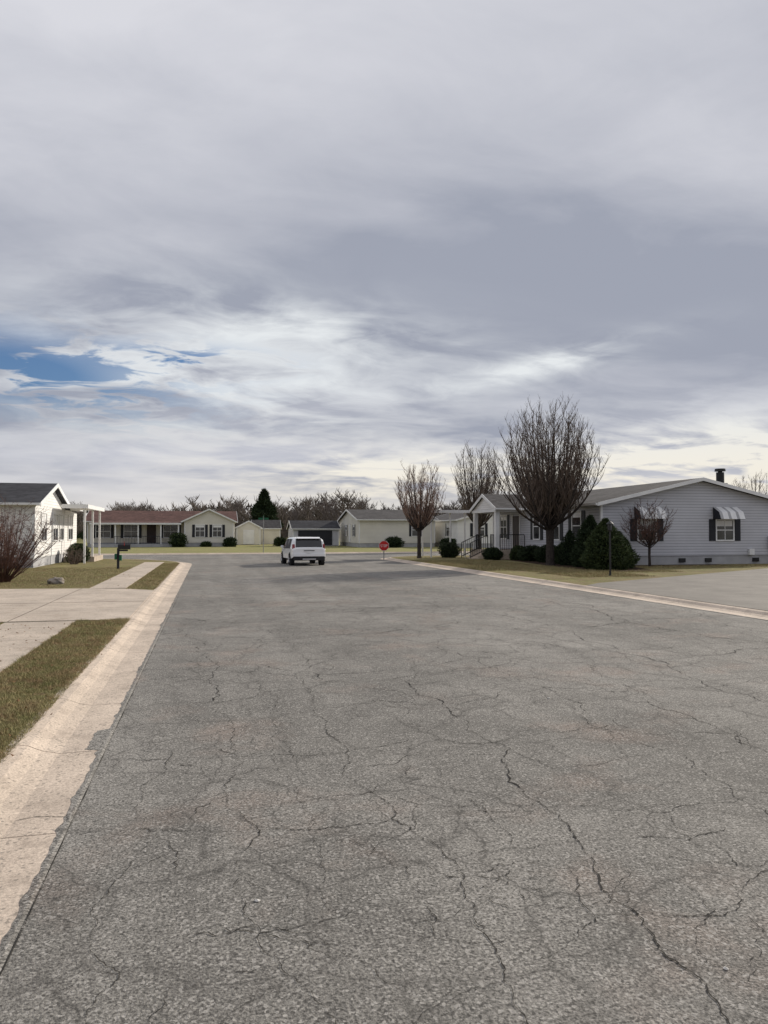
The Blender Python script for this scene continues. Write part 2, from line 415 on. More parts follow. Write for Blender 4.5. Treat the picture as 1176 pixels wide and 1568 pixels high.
blades('grass',[(11.2,15.8,29,40.5,26000),(12.8,16,24,29,9000),(16,19,26.5,28,2000),(19,30,29.5,31.5,9000)],.06,.014)

# ------------------------------------------------------------------ buildings
def gable_roof(b,a0,a1,c0,c1,axis,eave,peak,rm,oh=.35,th=.11,fas=.17):
    mid=(c0+c1)/2; half=(c1-c0)/2; s=(peak-eave)/half
    for sg in (-1,1):
        e=(mid+sg*(half+oh),eave-s*oh)
        b.prism([(mid,peak),(e[0],e[1]),(e[0],e[1]+th),(mid,peak+th)],a0-oh,a1+oh,axis,rm)
        for A,B in ((a0-oh-.03,a0-oh-.002),(a1+oh+.002,a1+oh+.03)):
            b.prism([(mid,peak+th+.012-fas),(e[0],e[1]+th+.012-fas),(e[0],e[1]+th+.012),(mid,peak+th+.012)],A,B,axis,M_WHITE)
        g0=e[0]+sg*.003; g1=e[0]+sg*.10
        b.prism([(g0,e[1]-.03),(g1,e[1]-.0),(g1,e[1]+th-.01),(g0,e[1]+th-.01)],a0-oh,a1+oh,axis,M_WHITE)
def gable_body(b,a0,a1,c0,c1,axis,eave,peak,wm,z0,skirt=.45):
    mid=(c0+c1)/2
    b.prism([(c0,z0+skirt),(c1,z0+skirt),(c1,eave-.01),(mid,peak-.01),(c0,eave-.01)],a0,a1,axis,wm)
    b.prism([(c0+.04,z0-.05),(c1-.04,z0-.05),(c1-.04,z0+skirt-.003),(c0+.04,z0+skirt-.003)],a0+.04,a1-.04,axis,M_SKIRT)
    for a,sa in ((a0,-1),(a1,1)):
        for c,sc in ((c0,-1),(c1,1)):
            A=sorted((a+sa*.02,a-sa*.09)); Cc=sorted((c+sc*.02,c-sc*.09))
            b.prism([(Cc[0],z0+skirt-.02),(Cc[1],z0+skirt-.02),(Cc[1],eave-.05),(Cc[0],eave-.05)],A[0],A[1],axis,M_WHITE)
def fbox(b,face,plane,c0,c1,z0,z1,d0,d1,m):
    s=-1 if face[0]=='-' else 1
    if face[1]=='y': b.box(c0,c1,plane+s*d0,plane+s*d1,z0,z1,m)
    else: b.box(plane+s*d0,plane+s*d1,c0,c1,z0,z1,m)
def window(b,face,plane,c,w,z0,z1,shut=0,blind=.0,gm=M_GLASS):
    h=w/2
    fbox(b,face,plane,c-h,c+h,z0,z1,.004,.012,gm)
    if blind: fbox(b,face,plane,c-h+.03,c+h-.03,z1-(z1-z0)*blind,z1-.02,.013,.018,M_WHITE)
    t=.07
    fbox(b,face,plane,c-h-t,c-h,z0-t,z1+t,.003,.05,M_WHITE); fbox(b,face,plane,c+h,c+h+t,z0-t,z1+t,.003,.05,M_WHITE)
    fbox(b,face,plane,c-h,c+h,z1,z1+t,.003,.048,M_WHITE); fbox(b,face,plane,c-h,c+h,z0-t,z0,.003,.06,M_WHITE)
    fbox(b,face,plane,c-h,c+h,(z0+z1)/2-.025,(z0+z1)/2+.025,.019,.035,M_WHITE)
    if w>.9: fbox(b,face,plane,c-.02,c+.02,z0,z1,.0195,.033,M_WHITE)
    if shut:
        for sg in (-1,1):
            x0=c+sg*(h+t+.01); x1=c+sg*(h+t+.01+shut)
            fbox(b,face,plane,min(x0,x1),max(x0,x1),z0-.06,z1+.06,.003,.035,M_SHUT)
            zz=z0
            while zz<z1-.05:
                fbox(b,face,plane,min(x0,x1)+.05,max(x0,x1)-.05,zz,zz+.05,.036,.046,M_SHUT); zz+=.11
def win_awning(b,c,yp,z1,w,proj=.6,drop=.62):
    n=9
    for i in range(n):
        x0=c-w/2+w*i/n; x1=c-w/2+w*(i+1)/n-.004; mm=M_WHITE if i%3 else M_SKIRT
        prof=[(yp-.01,z1),(yp-.01,z1-.02),(yp-proj*.75,z1-drop*.45-.02),(yp-proj,z1-drop-.0),(yp-proj-.02,z1-drop),(yp-proj*.78,z1-drop*.42)]
        b.prism(prof,x0,x1,'x',mm)
    for x in (c-w/2-.012,c+w/2):
        b.prism([(yp-.01,z1-.02),(yp-.01,z1-drop),(yp-proj,z1-drop-.02),(yp-proj*.77,z1-drop*.45)],x,x+.008,'x',M_SHUT)

H=empty('grey_mobile_home')
b=MB(); gable_body(b,32.5,46.5,18.6,29.5,'y',3.10,4.32,M_GREYS,LZ); b.build('walls',H)
b=MB(); gable_roof(b,32.5,46.5,18.6,29.5,'y',3.10,4.32,M_ROOFG,.38); b.build('roof',H)
b=MB()
window(b,'-y',32.5,25.55,.95,1.32,2.3,.36,.3); window(b,'-y',32.5,21.1,.95,1.32,2.3,.36,.3)
win_awning(b,25.55,32.45,2.98,1.4); win_awning(b,21.1,32.45,2.98,1.4)
window(b,'-x',18.6,34.9,.9,1.32,2.75,.36,.2); window(b,'-x',18.6,39.7,.8,1.32,2.75,.34,.2)
window(b,'-x',18.6,37.3,.9,1.32,2.75,.34,.2)
window(b,'-x',18.6,44.6,1.0,1.32,2.75,.3,.2)
b.build('windows',H)
b=MB()
b.box(18.55,18.597,42.1,43.1,.6,2.7,M_DOOR); 
b.box(18.54,18.598,42.0,42.09,.6,2.8,M_WHITE); b.box(18.54,18.598,43.11,43.2,.6,2.8,M_WHITE)
b.build('door',H)
b=MB()
for x in (20.2,22.9,24.4,27.2): b.box(x,x+.35,32.46,32.538,.2,.4,M_BLACK)
b.box(26.9,27.2,32.36,32.498,.55,.85,M_WHITE); b.box(28.1,28.35,32.3,32.498,.9,1.5,M_SKIRT); b.tube([(28.22,32.42,.1),(28.22,32.42,.9)],[.03,.03],6,M_SKIRT)
b.build('vents',H)
b=MB()
b.box(27.2,27.75,35.0,35.5,3.5,4.4,M_SKIRT); b.tube([(27.47,35.25,4.35),(27.47,35.25,5.0)],[.21,.21],14,M_BLACK,True)
b.tube([(27.47,35.25,5.06),(27.47,35.25,5.2)],[.29,.27],14,M_BLACK,True); b.tube([(27.47,35.25,4.98),(27.47,35.25,5.08)],[.12,.12],8,M_BLACK)
b.build('chimney',H)
b=MB()
gable_roof(b,16.75,18.9,41.2,45.3,'x',3.12,3.98,M_ROOFG,.16,.1,.2)
b.prism([(41.25,3.12),(45.25,3.12),(43.25,3.92)],16.72,16.78,'x',M_WHITES)
b.box(16.65,18.55,41.2,41.32,2.92,3.1,M_WHITE); b.box(16.65,18.55,45.18,45.3,2.92,3.1,M_WHITE); b.box(16.65,16.78,41.325,45.175,2.92,3.1,M_WHITE)
b.build('porch_roof',H)
b=MB(); b.box(16.6,18.56,41.1,45.4,LZ-.02,.62,M_CONC)
for i in range(3): b.box(16.6-.3*(i+1),16.6-.3*i-.004,42.4,44.0,LZ-.02,.62-.17*(i+1)+.0,M_CONC)
b.build('porch_floor',H)
b=MB()
for y in (41.3,44.9): 
    b.box(16.68,16.94,y-.02,y+.24,.62,2.92,M_WHITE); b.box(16.64,16.98,y-.06,y+.28,.62,.8,M_WHITE)
b.build('porch_pillars',H,bevel=.01)
b=MB()
def rail(b,p0,p1,z0,z1,m=M_BLACK,step=.13,dz=0):
    p0=Vector(p0);p1=Vector(p1);L=(p1-p0).length;n=max(1,int(L/step))
    for z in (z0+.08,z1): b.tube([(p0.x,p0.y,z),(p1.x,p1.y,z+dz)],[.026,.026],4,m,True)
    for i in range(n+1):
        q=p0.lerp(p1,i/n); o=dz*i/n; b.tube([(q.x,q.y,z0+o),(q.x,q.y,z1+o)],[.014 if 0<i<n else .026]*2,4,m)
rail(b,(16.95,41.25,0),(18.5,41.25,0),.62,1.55); rail(b,(16.8,41.6,0),(16.8,42.4,0),.62,1.55); rail(b,(16.8,44.0,0),(16.8,44.85,0),.62,1.55)
rail(b,(16.6,42.38,0),(15.5,42.38,0),.62,1.55,dz=-.5); rail(b,(16.6,44.02,0),(15.5,44.02,0),.62,1.55,dz=-.5)
b.build('porch_railing',H)
b=MB()
b.box(13.9,16.6,45.6,47.9,3.02,3.1,M_WHITE); b.box(13.86,16.6,45.54,45.597,2.95,3.14,M_WHITE); b.box(13.8,13.858,45.54,47.9,2.95,3.14,M_WHITE)
for x,y in ((14.0,45.75),(15.3,45.75),(14.0,47.7),(16.3,45.75)): b.box(x,x+.09,y,y+.09,LZ,3.02,M_WHITE)
b.build('awning',H)

H=empty('white_mobile_home')
b=MB(); gable_body(b,-22,-7.7,36.4,43.6,'x',3.02,4.05,M_WHITES,LZ); b.prism([(43.62,LZ),(47.5,LZ),(47.5,2.85),(43.62,2.95)],-20,-7.7,'x',M_WHITES); b.build('walls',H)
b=MB(); gable_roof(b,-22,-7.7,36.4,43.6,'x',3.02,4.05,M_ROOFD,.3,.11,.2)
b.box(-20.2,-7.4,43.95,47.8,2.97,3.06,M_WHITE); b.build('roof',H)
b=MB(); b.box(-7.37,-6.1,40.6,46.8,3.0,3.1,M_WHITE); b.box(-6.098,-6.04,40.6,46.8,2.93,3.14,M_WHITE); b.box(-7.3,-6.1,40.54,40.597,2.93,3.14,M_WHITE)
b.box(-6.3,-6.2,46.3,46.4,LZ,3.0,M_WHITE); b.box(-6.3,-6.2,43.6,43.7,LZ,3.0,M_WHITE); b.box(-6.3,-6.2,40.9,41.0,LZ,3.0,M_WHITE)
b.box(-7.66,-6.1,43.3,46.8,LZ-.02,.35,M_CONC); b.build('porch',H)
b=MB()
for y,w in ((38.3,1.1),(41.0,1.2),(42.7,1.0),(45.3,1.3)): window(b,'+x',-7.7,y,w,1.3,2.6,0,.55)
window(b,'-y',36.4,-10.5,1.3,1.3,2.6,.25,.3); window(b,'-y',36.4,-14,1.3,1.3,2.6,.25,.3); b.build('windows',H)

H=empty('cream_mobile_home')
b=MB(); gable_body(b,-13.2,3.0,88.2,96,'x',2.95,4.15,M_CREAMS,.06)
gable_body(b,86,92,-2.6,2.8,'y',2.95,4.2,M_CREAM2,.06); b.build('walls',H)
b=MB(); gable_roof(b,-13.2,3.0,88.2,96,'x',2.95,4.15,M_ROOFB,.35); gable_roof(b,86,92,-2.6,2.8,'y',2.98,4.25,M_ROOFB,.3)
b.prism([(85.6,2.62),(88.3,2.93),(88.3,3.0),(85.6,2.72)],-12.6,-2.95,'x',M_ROOFB); b.box(-12.6,-2.95,85.54,85.597,2.55,2.74,M_WHITE); b.build('roof',H)
b=MB()
for x in (-12.5,-10,-7.6,-5.2,-3.3): b.box(x,x+.14,85.7,85.84,.06,2.64,M_WHITE)
b.box(-12.6,-3,85.6,88.2,.05,.4,M_SKIRT); rail(b,(-10,85.7,0),(-5.2,85.7,0),.4,1.25,M_SHUT,.3); b.build('porch',H)
b=MB(); window(b,'-y',86,-.9,.95,1.2,2.5,.3,.2); window(b,'-y',86,1.0,.95,1.2,2.5,.3,.2)
for x in (-11.5,-8.5,-4.2): window(b,'-y',88.2,x,1.5,1.1,2.5,.3)
b.box(-6.8,-5.8,88.14,88.198,.5,2.6,M_DOOR); b.build('windows',H)
H=empty('storage_shed')
b=MB(); gable_body(b,97,101,3.6,6.6,'y',2.3,3.1,M_CREAM2,.06,.05); b.box(4.4,5.8,96.94,96.998,.15,2.0,M_WHITE); b.build('walls',H)
b=MB(); gable_roof(b,97,101,3.6,6.6,'y',2.3,3.1,M_ROOFG,.12); b.build('roof',H)
H=empty('storage_shed')
b=MB(); gable_body(b,5.9,9.6,101.5,105,'x',2.2,3.3,M_CREAMS,.06,.05); b.build('walls',H)
b=MB(); gable_roof(b,5.9,9.6,101.5,105,'x',2.2,3.3,M_ROOFG,.12); b.build('roof',H)
H=empty('dark_garage')
b=MB(); gable_body(b,9.6,15.0,86,91,'x',2.1,2.9,M_GREYS,.06,.1); b.box(10.2,14.2,85.92,85.995,.2,1.9,M_SHUT); b.build('walls',H)
b=MB(); gable_roof(b,9.6,15.0,86,91,'x',2.1,3.0,M_ROOFD,.2); b.build('roof',H)
H=empty('pale_mobile_home')
b=MB(); gable_body(b,15.9,24.5,78.4,90.6,'x',3.05,4.25,M_CREAM2,.06); b.build('walls',H)
b=MB(); gable_roof(b,15.9,24.5,78.4,90.6,'x',3.05,4.25,M_ROOFG,.3); b.build('roof',H)
b=MB(); window(b,'-y',78.4,22.3,.9,1.3,2.6,.25,.3); window(b,'-x',15.9,81.3,.9,1.3,2.5,.3,.2); window(b,'-x',15.9,86,.9,1.3,2.5,.3,.2)
b.box(15.84,15.897,83.2,84.1,.55,2.6,M_WHITE); b.build('windows',H)
H=empty('white_mobile_home')
b=MB(); gable_body(b,74,88,25.6,34,'y',3.0,4.1,M_WHITES,.06); b.build('walls',H)
b=MB(); gable_roof(b,74,88,25.6,34,'y',3.0,4.1,M_ROOFG,.3); b.build('roof',H)
b=MB(); window(b,'-y',74,28,1.2,1.3,2.6,.3,.3); window(b,'-x',25.6,77,1.2,1.3,2.6,.3,.3); b.build('windows',H)

# ------------------------------------------------------------------ bare trees
def bez(p0,p1,p2,t): return p0*((1-t)**2)+p1*(2*t*(1-t))+p2*(t*t)
def bare_tree(name,x,y,z,Ht,Wd,th,tr,nl,ns,nt,seed,wide=.55,tw=M_TWIG,tipr=.005,spread=.34,lean=0):
    rnd=random.Random(seed); b=MB()
    o=Vector((x,y,z)); top=o+Vector((lean,0,th))
    b.tube([o+Vector((0,0,-.1)),o+Vector((0,0,.15)),o+Vector((lean*.5,.02,th*.55)),top+Vector((0,0,.1))],[tr*1.55,tr*1.1,tr*.95,tr*1.05],9,M_BARK)
    CH=Ht-th
    for i in range(nl):
        rr=math.sqrt((i+.5)/nl); ph=i*2.39996+rnd.uniform(-.3,.3)
        R0=Wd*.5*rr*rnd.uniform(.78,1.06)
        zt=th+CH*(1-(1-wide)*rr**3.0)*rnd.uniform(.84,1.0)
        tgt=o+Vector((R0*math.cos(ph),R0*math.sin(ph),zt))
        st=top+Vector((0,0,-rnd.uniform(0,.16)*th*(1 if rr>.5 else -.8)))
        md=st+Vector((R0*.86*math.cos(ph),R0*.86*math.sin(ph),(zt-th)*(.28+.12*(1-rr))))
        n=8; pts=[]
        for k in range(n+1):
            q=bez(st,md,tgt,k/n)
            if 0<k<n: q+=Vector((rnd.gauss(0,1),rnd.gauss(0,1),0))*.009*Wd*.5
            pts.append(q)
        r0=tr*rnd.uniform(.28,.46); rs=[r0*(1-k/n)**1.15+tipr for k in range(n+1)]
        b.tube(pts,rs,5,M_BARK)
        for j in range(ns):
            t=.10+.86*(j+rnd.random())/ns; f=t*n; k=int(f); p=pts[k].lerp(pts[min(k+1,n)],f-k)
            out=Vector((math.cos(ph),math.sin(ph),0)); 
            a=rnd.uniform(0,6.28); d=(Vector((math.cos(a),math.sin(a),0))+out*.45)*spread
            L=CH*rnd.uniform(.12,.28)*(1.2-.6*t)
            L=min(L,(Ht+.15-(p.z-z))*.95)
            m1=p+d*L*.8+Vector((0,0,L*.32)); e=p+d*L*1.05+Vector((0,0,L))
            sp=[bez(p,m1,e,q/3) for q in range(4)]
            rb=min(r0*.35,.009+.010*(1-t)); 
            b.tube(sp,[rb*(1-q/3)**.8+tipr*.75 for q in range(4)],3,tw)
            for k2 in range(nt):
                t2=rnd.uniform(.05,.95); f2=t2*3; kk=min(int(f2),2); p2=sp[kk].lerp(sp[kk+1],f2-kk)
                a=rnd.uniform(0,6.28); L2=L*rnd.uniform(.2,.5)
                d2=Vector((math.cos(a)*spread*1.2,math.sin(a)*spread*1.2,rnd.uniform(.6,1.0)))
                b.tube([p2,p2+d2*L2],[tipr,tipr*.45],3,tw)
    return b.build(name,recalc=False)
bare_tree('bare_pear_tree',16.3,33.3,LZ,8.2,5.7,1.95,.20,46,21,10,1,.50,tipr=.0070,spread=.42)
bare_tree('bare_pear_tree',12.9,44.6,LZ,6.3,3.4,1.8,.12,28,14,8,2,.5,M_TWIGL,.0075,.42)
bare_tree('bare_pear_tree',23.6,62.5,.06,10.0,5.4,2.3,.22,30,16,8,3,.5,M_TWIG,.010,.42)
bare_tree('bare_ornamental_tree',20.2,30.9,LZ,3.3,2.6,1.0,.06,18,11,8,4,.5,M_TWIGR,.005,.7)
bare_tree('bare_tree',48.6,58,.06,7.4,6,2.0,.16,20,12,8,5,.5,M_TWIG,.008,.5)
def bare_shrub(name,x,y,z,h,w,n,seed,m=M_TWIGR,tip=.004):
    rnd=random.Random(seed); b=MB(); o=Vector((x,y,z))
    for i in range(n):
        ph=rnd.uniform(0,6.28); rr=math.sqrt(rnd.random()); hh=h*(1-.45*rr*rr)*rnd.uniform(.7,1.05)
        s=o+Vector((math.cos(ph)*.2*rnd.random(),math.sin(ph)*.2*rnd.random(),-.05))
        e=o+Vector((math.cos(ph)*rr*w/2,math.sin(ph)*rr*w/2,hh)); md=o+Vector((math.cos(ph)*rr*w*.3,math.sin(ph)*rr*w*.3,hh*.4))
        P=[bez(s,md,e,k/6)+Vector((rnd.gauss(0,.02),rnd.gauss(0,.02),0)) for k in range(7)]
        b.tube(P,[.014*(1-k/6)+tip for k in range(7)],4,m)
        for j in range(9):
            t=rnd.uniform(.2,1)*6; k=min(int(t),5); p=P[k].lerp(P[k+1],t-k); a=rnd.uniform(0,6.28); L=rnd.uniform(.15,.5)*h/2.5
            d=Vector((math.cos(a),math.sin(a),rnd.uniform(.1,1.1)))
            q=p+d*L*.6; b.tube([p,q,q+Vector((d.x*.2,d.y*.2,.4))*L],[tip*1.3,tip,tip*.5],3,m)
            for _ in range(3):
                a=rnd.uniform(0,6.28); b.tube([q,q+Vector((math.cos(a),math.sin(a),rnd.uniform(0,.9)))*L*.4],[tip*.9,tip*.4],3,m)
    b.build(name,recalc=False)
bare_shrub('bare_shrub',-6.5,26.2,LZ,2.75,3.6,110,11,tip=.005)
bare_shrub('bare_shrub',-8.6,30,LZ,2.4,3.0,60,12,tip=.005)
bare_shrub('bare_shrub',28.6,31.2,LZ,1.5,1.4,35,13)
bare_shrub('bare_shrub',-6.6,40.0,LZ,1.1,1.3,25,14,M_TWIG)

def evergreen(name,x,y,z,h,r,n,seed,kind='cone',leaf=.06,m=M_LEAFD):
    rnd=random.Random(seed); b=MB(); k=b.mid(m); kc=b.mid(M_CORE)
    def R_(t,ph):
        if kind=='cone': base=r*(1-t**2.1)*(.74+.26*min(1,t*5))
        elif kind=='pine': base=r*(1-t**1.8)*(.6+.4*min(1,t*4))*(.85+.15*math.sin(t*22+ph*2))
        else: base=r*math.sqrt(max(0,1-(2*t-.85)**2/1.35))
        return base*(1+.32*mnoise.noise(Vector((math.cos(ph)*1.7+seed,math.sin(ph)*1.7,t*h*1.8))))
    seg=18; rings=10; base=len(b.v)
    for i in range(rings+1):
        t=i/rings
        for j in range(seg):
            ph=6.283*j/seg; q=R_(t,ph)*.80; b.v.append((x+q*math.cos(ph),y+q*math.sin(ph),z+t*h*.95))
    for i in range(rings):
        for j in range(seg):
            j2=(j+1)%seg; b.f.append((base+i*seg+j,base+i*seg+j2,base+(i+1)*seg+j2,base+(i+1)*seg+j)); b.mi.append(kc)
    for _ in range(n):
        t=rnd.random()**(1.25 if kind!='ball' else 1.0); ph=rnd.uniform(0,6.283); q=R_(t,ph)*rnd.uniform(.76,1.12)
        c=Vector((x+q*math.cos(ph),y+q*math.sin(ph),z+t*h)); L=leaf*rnd.uniform(.6,1.5)
        d=Vector((math.cos(ph)*.6+rnd.gauss(0,.5),math.sin(ph)*.6+rnd.gauss(0,.5),rnd.uniform(-.2,1.1))).normalized()
        sdv=d.cross(Vector((rnd.gauss(0,1),rnd.gauss(0,1),rnd.gauss(0,1)))).normalized()*L*.3
        i=len(b.v); b.v+=[tuple(c-sdv),tuple(c+sdv),tuple(c+d*L*1.6)]; b.f.append((i,i+1,i+2)); b.mi.append(k)
    b.build(name,recalc=False)
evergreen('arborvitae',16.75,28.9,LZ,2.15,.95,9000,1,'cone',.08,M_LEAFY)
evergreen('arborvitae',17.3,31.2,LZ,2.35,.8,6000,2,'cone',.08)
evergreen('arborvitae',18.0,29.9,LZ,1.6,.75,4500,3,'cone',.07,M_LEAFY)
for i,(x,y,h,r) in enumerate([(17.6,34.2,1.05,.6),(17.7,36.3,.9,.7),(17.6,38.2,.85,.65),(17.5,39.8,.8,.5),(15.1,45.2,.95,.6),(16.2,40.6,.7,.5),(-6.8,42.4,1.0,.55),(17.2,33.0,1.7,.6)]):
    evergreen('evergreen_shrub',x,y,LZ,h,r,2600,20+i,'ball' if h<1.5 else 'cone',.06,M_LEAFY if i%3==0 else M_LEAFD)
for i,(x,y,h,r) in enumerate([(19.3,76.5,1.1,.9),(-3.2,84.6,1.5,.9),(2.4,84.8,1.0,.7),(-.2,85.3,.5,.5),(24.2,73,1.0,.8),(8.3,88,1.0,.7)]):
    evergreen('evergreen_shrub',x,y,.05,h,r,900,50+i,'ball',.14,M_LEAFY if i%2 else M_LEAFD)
evergreen('pine_tree',8.4,115,.05,8.0,2.7,9000,90,'pine',.3)

# ------------------------------------------------------------------ distant tree mass (one object)
b=MB(); rnd=random.Random(99)
def mini(b,x,y,h,w,rnd):
    o=Vector((x,y,0)); b.tube([o,o+Vector((0,0,h*.35)),o+Vector((0,0,h*.85))],[.22,.16,.05],3,M_FARTW)
    for i in range(38):
        ph=rnd.uniform(0,6.28); t=rnd.uniform(.12,.78); L=w*rnd.uniform(.25,.52)*(1.15-t*.6)
        p=o+Vector((0,0,h*t)); e=p+Vector((math.cos(ph)*L,math.sin(ph)*L,min(L*rnd.uniform(.5,1.2),h*(1-t)))); 
        b.tube([p,e],[.10,.04],3,M_FARTW)
        for k in range(7):
            q=p.lerp(e,rnd.uniform(.2,1)); a=rnd.uniform(0,6.28); l=rnd.uniform(.6,1.4)
            b.tube([q,q+Vector((math.cos(a)*.5,math.sin(a)*.5,rnd.uniform(.4,1)))*l],[.06,.02],3,M_FARTW)
for i in range(330):
    yy=rnd.uniform(140,235); u=rnd.uniform(-.36,1.08); xx=yy*u
    hf=.95+.5*mnoise.noise(Vector((u*9,2,0)))
    if u<-.02: hf*=.78
    mini(b,xx,yy,rnd.uniform(7.6,12)*(yy/185)**.9*hf,rnd.uniform(5,8.5),rnd)
b.build('distant_trees',recalc=False)
b=MB(); k=b.mid(M_LEAFD); k2=b.mid(M_FARTW)
for i in range(36000):
    yy=rnd.uniform(170,250); u=rnd.uniform(-.4,1.2); xx=yy*u
    hh=(6.2+3.4*mnoise.noise(Vector((xx*.06,yy*.03,0))))*rnd.random()*(.8 if u<-.02 else 1)
    L=rnd.uniform(.3,1.1); i0=len(b.v)
    b.v+=[(xx-L*.4,yy,hh),(xx+L*.4,yy+rnd.uniform(-.4,.4),hh+rnd.uniform(-.3,.3)),(xx+rnd.uniform(-.4,.4),yy,hh+L*1.2)]
    b.f.append((i0,i0+1,i0+2)); b.mi.append(k if mnoise.noise(Vector((xx*.03,yy*.03,5)))>.3 else k2)
b.build('distant_undergrowth',recalc=False)

# ------------------------------------------------------------------ small things
H=empty('mailbox')
b=MB(); b.box(-3.9,-3.8,34.35,34.45,LZ-.05,1.0,M_SHUT); b.box(-3.88,-3.45,34.36,34.44,.86,.93,M_SHUT); b.build('post',H)
b=MB(); n=8
prof=[(-.09,.94),(.09,.94)]+[(.09*math.cos(R(i*180/n)),1.1+.09*math.sin(R(i*180/n))) for i in range(n+1)]
b.prism([(34.4+c*1.1,z) for c,z in prof],-3.86,-3.34,'x',M_BLACK); b.box(-3.6,-3.58,34.28,34.295,1.1,1.3,mat('flag_red',(.5,.03,.02))); b.build('box',H)
M_GREEN=mat('green_plastic',(.02,.12,.06))
b=MB(); b.box(-3.99,-3.91,34.25,34.55,.5,.75,M_GREEN); b.box(-3.8-.001,-3.7,34.3,34.5,.45,.7,M_GREEN); b.build('newspaper_box',H)
M_RED=mat('sign_red',(.50,.02,.02),(.42,.02,.02),3,.45); M_SIGNW=mat('sign_white',(.75,.75,.75),(.7,.7,.7),3,.5); M_STEEL=mat('galvanised_steel',(.3,.3,.3),(.2,.2,.2),8,.5,.4,metal=.6)
H=empty('stop_sign',(10.62,44.6,0)); H.rotation_euler=(0,0,R(-6))
def octo(r): return [(r*math.cos(R(22.5+45*i)),.86+r*math.sin(R(22.5+45*i))) for i in range(8)]
b=MB(); b.prism([(c,z) for c,z in octo(.335)],0,.004,'y',M_SIGNW); 
b.prism(octo(.315),-.004,-.0005,'y',M_RED); b.build('panel',H)
def strokes(b,ch,x,z,w,h,t):
    S={'S':[(0,1,1,1),(0,.5,0,1),(0,.5,1,.5),(1,0,1,.5),(0,0,1,0)],'T':[(0,1,1,1),(.5,0,.5,1)],'O':[(0,0,0,1),(1,0,1,1),(0,0,1,0),(0,1,1,1)],'P':[(0,0,0,1),(0,1,1,1),(1,.5,1,1),(0,.5,1,.5)]}[ch]
    for x0,z0,x1,z1 in S: b.box(x+x0*w-t/2,x+x1*w+t/2,-.009,-.005,z+z0*h-t/2,z+z1*h+t/2,M_SIGNW)
b=MB()
for i,ch in enumerate('STOP'): strokes(b,ch,-.20+i*.115,.79,.06,.14,.017)
b.build('lettering',H)
b=MB(); b.box(-.03,.03,.006,.04,-.1,1.15,M_STEEL); b.build('post',H)
H=empty('street_name_sign',(4.3,59.6,0)); b=MB(); b.tube([(0,0,0),(0,0,3.0)],[.03,.03],8,M_STEEL,True); b.build('post',H)
b=MB(); b.box(-.4,.4,-.01,.01,2.7,2.86,M_GREEN); b.box(-.01,.01,-.4,.4,2.88,3.04,M_GREEN); b.build('name_plates',H)
H=empty('yard_lamp_post',(14.5,24.7,0))
b=MB(); b.tube([(0,0,.02),(0,0,.3),(0,0,1.75)],[.05,.035,.032],10,M_BLACK,True); b.tube([(0,0,.02),(0,0,.12)],[.09,.06],10,M_BLACK,True); b.build('post',H)
b=MB()
for a in range(4): 
    t=R(45+90*a); b.tube([(math.cos(t)*.07,math.sin(t)*.07,1.76),(math.cos(t)*.10,math.sin(t)*.10,2.0)],[.01,.01],4,M_BLACK)
b.tube([(0,0,1.74),(0,0,1.77)],[.08,.09],8,M_BLACK,True); b.tube([(0,0,2.0),(0,0,2.02),(0,0,2.12)],[.14,.13,.02],8,M_BLACK,True); b.tube([(0,0,1.78),(0,0,1.99)],[.055,.075],8,M_GLASS,True); b.build('lantern',H)
me=bpy.data.meshes.new('landscape_rock'); bm=bmesh.new(); bmesh.ops.create_icosphere(bm,subdivisions=3,radius=1)
for v in bm.verts:
    n=mnoise.noise(v.co*1.6)*.35+mnoise.noise(v.co*4)*.12; v.co*= (1+n); v.co.x*=.26; v.co.y*=.2; v.co.z*=.15
bm.to_mesh(me); bm.free(); me.materials.append(M_ROCK); o=bpy.data.objects.new('landscape_rock',me); o.location=(-4.6,24.9,LZ+.06); COL.objects.link(o)

# ------------------------------------------------------------------ car
def carpaint():
    m,t,b=newmat('white_car_paint'); f=t.noise(t.pos(),3,2)
    t.l.new(t.mix(f,(.76,.77,.78),(.82,.82,.82)),b.inputs['Base Color']); b.inputs['Roughness'].default_value=.25; b.inputs['Coat Weight'].default_value=.6; return m
M_CAR=carpaint(); M_TAIL=mat('tail_lamp',(.30,.014,.018),(.16,.008,.01),10,.15,.6); M_TYRE=mat('tyre',(.02,.02,.02),(.012,.012,.012),20,.85,.2); M_RIM=mat('alloy',(.5,.5,.52),(.4,.4,.42),6,.3,.5,metal=.8); M_CGL=mat('car_glass',(.012,.014,.017),(.008,.008,.01),3,.06,.7); M_PLAS=mat('black_plastic',(.025,.025,.027),(.018,.018,.02),12,.6,.3)
H=empty('white_hatchback_car',(5.0,37.4,0)); H.rotation_euler=(0,0,R(4)); H.scale=(.98,.90,.91)
# station: y, zbot, zbelt, ztop, w_low, w_belt, w_top
st=[(.00,.40,.84,.93,.80,.80,.75),(.05,.33,.90,1.02,.87,.865,.80),(.18,.30,.93,1.40,.89,.885,.77),(.30,.28,.94,1.52,.90,.89,.755),(.60,.28,.95,1.57,.90,.89,.755),(.72,.28,.95,1.58,.90,.89,.76),(1.40,.26,.94,1.59,.90,.89,.76),(1.50,.26,.94,1.59,.90,.89,.76),
(2.30,.26,.92,1.57,.90,.89,.75),(2.38,.26,.92,1.56,.90,.89,.75),(2.66,.26,.92,1.49,.90,.885,.72),(3.05,.26,.92,1.22,.90,.87,.73),(3.32,.27,.92,1.02,.89,.86,.75),(3.72,.28,.90,.96,.87,.84,.72),(4.0,.32,.80,.88,.83,.79,.66),(4.12,.40,.70,.76,.74,.70,.54)]
b=MB(); kp=b.mid(M_CAR); kg=b.mid(M_CGL); kb=b.mid(M_PLAS)
N=14
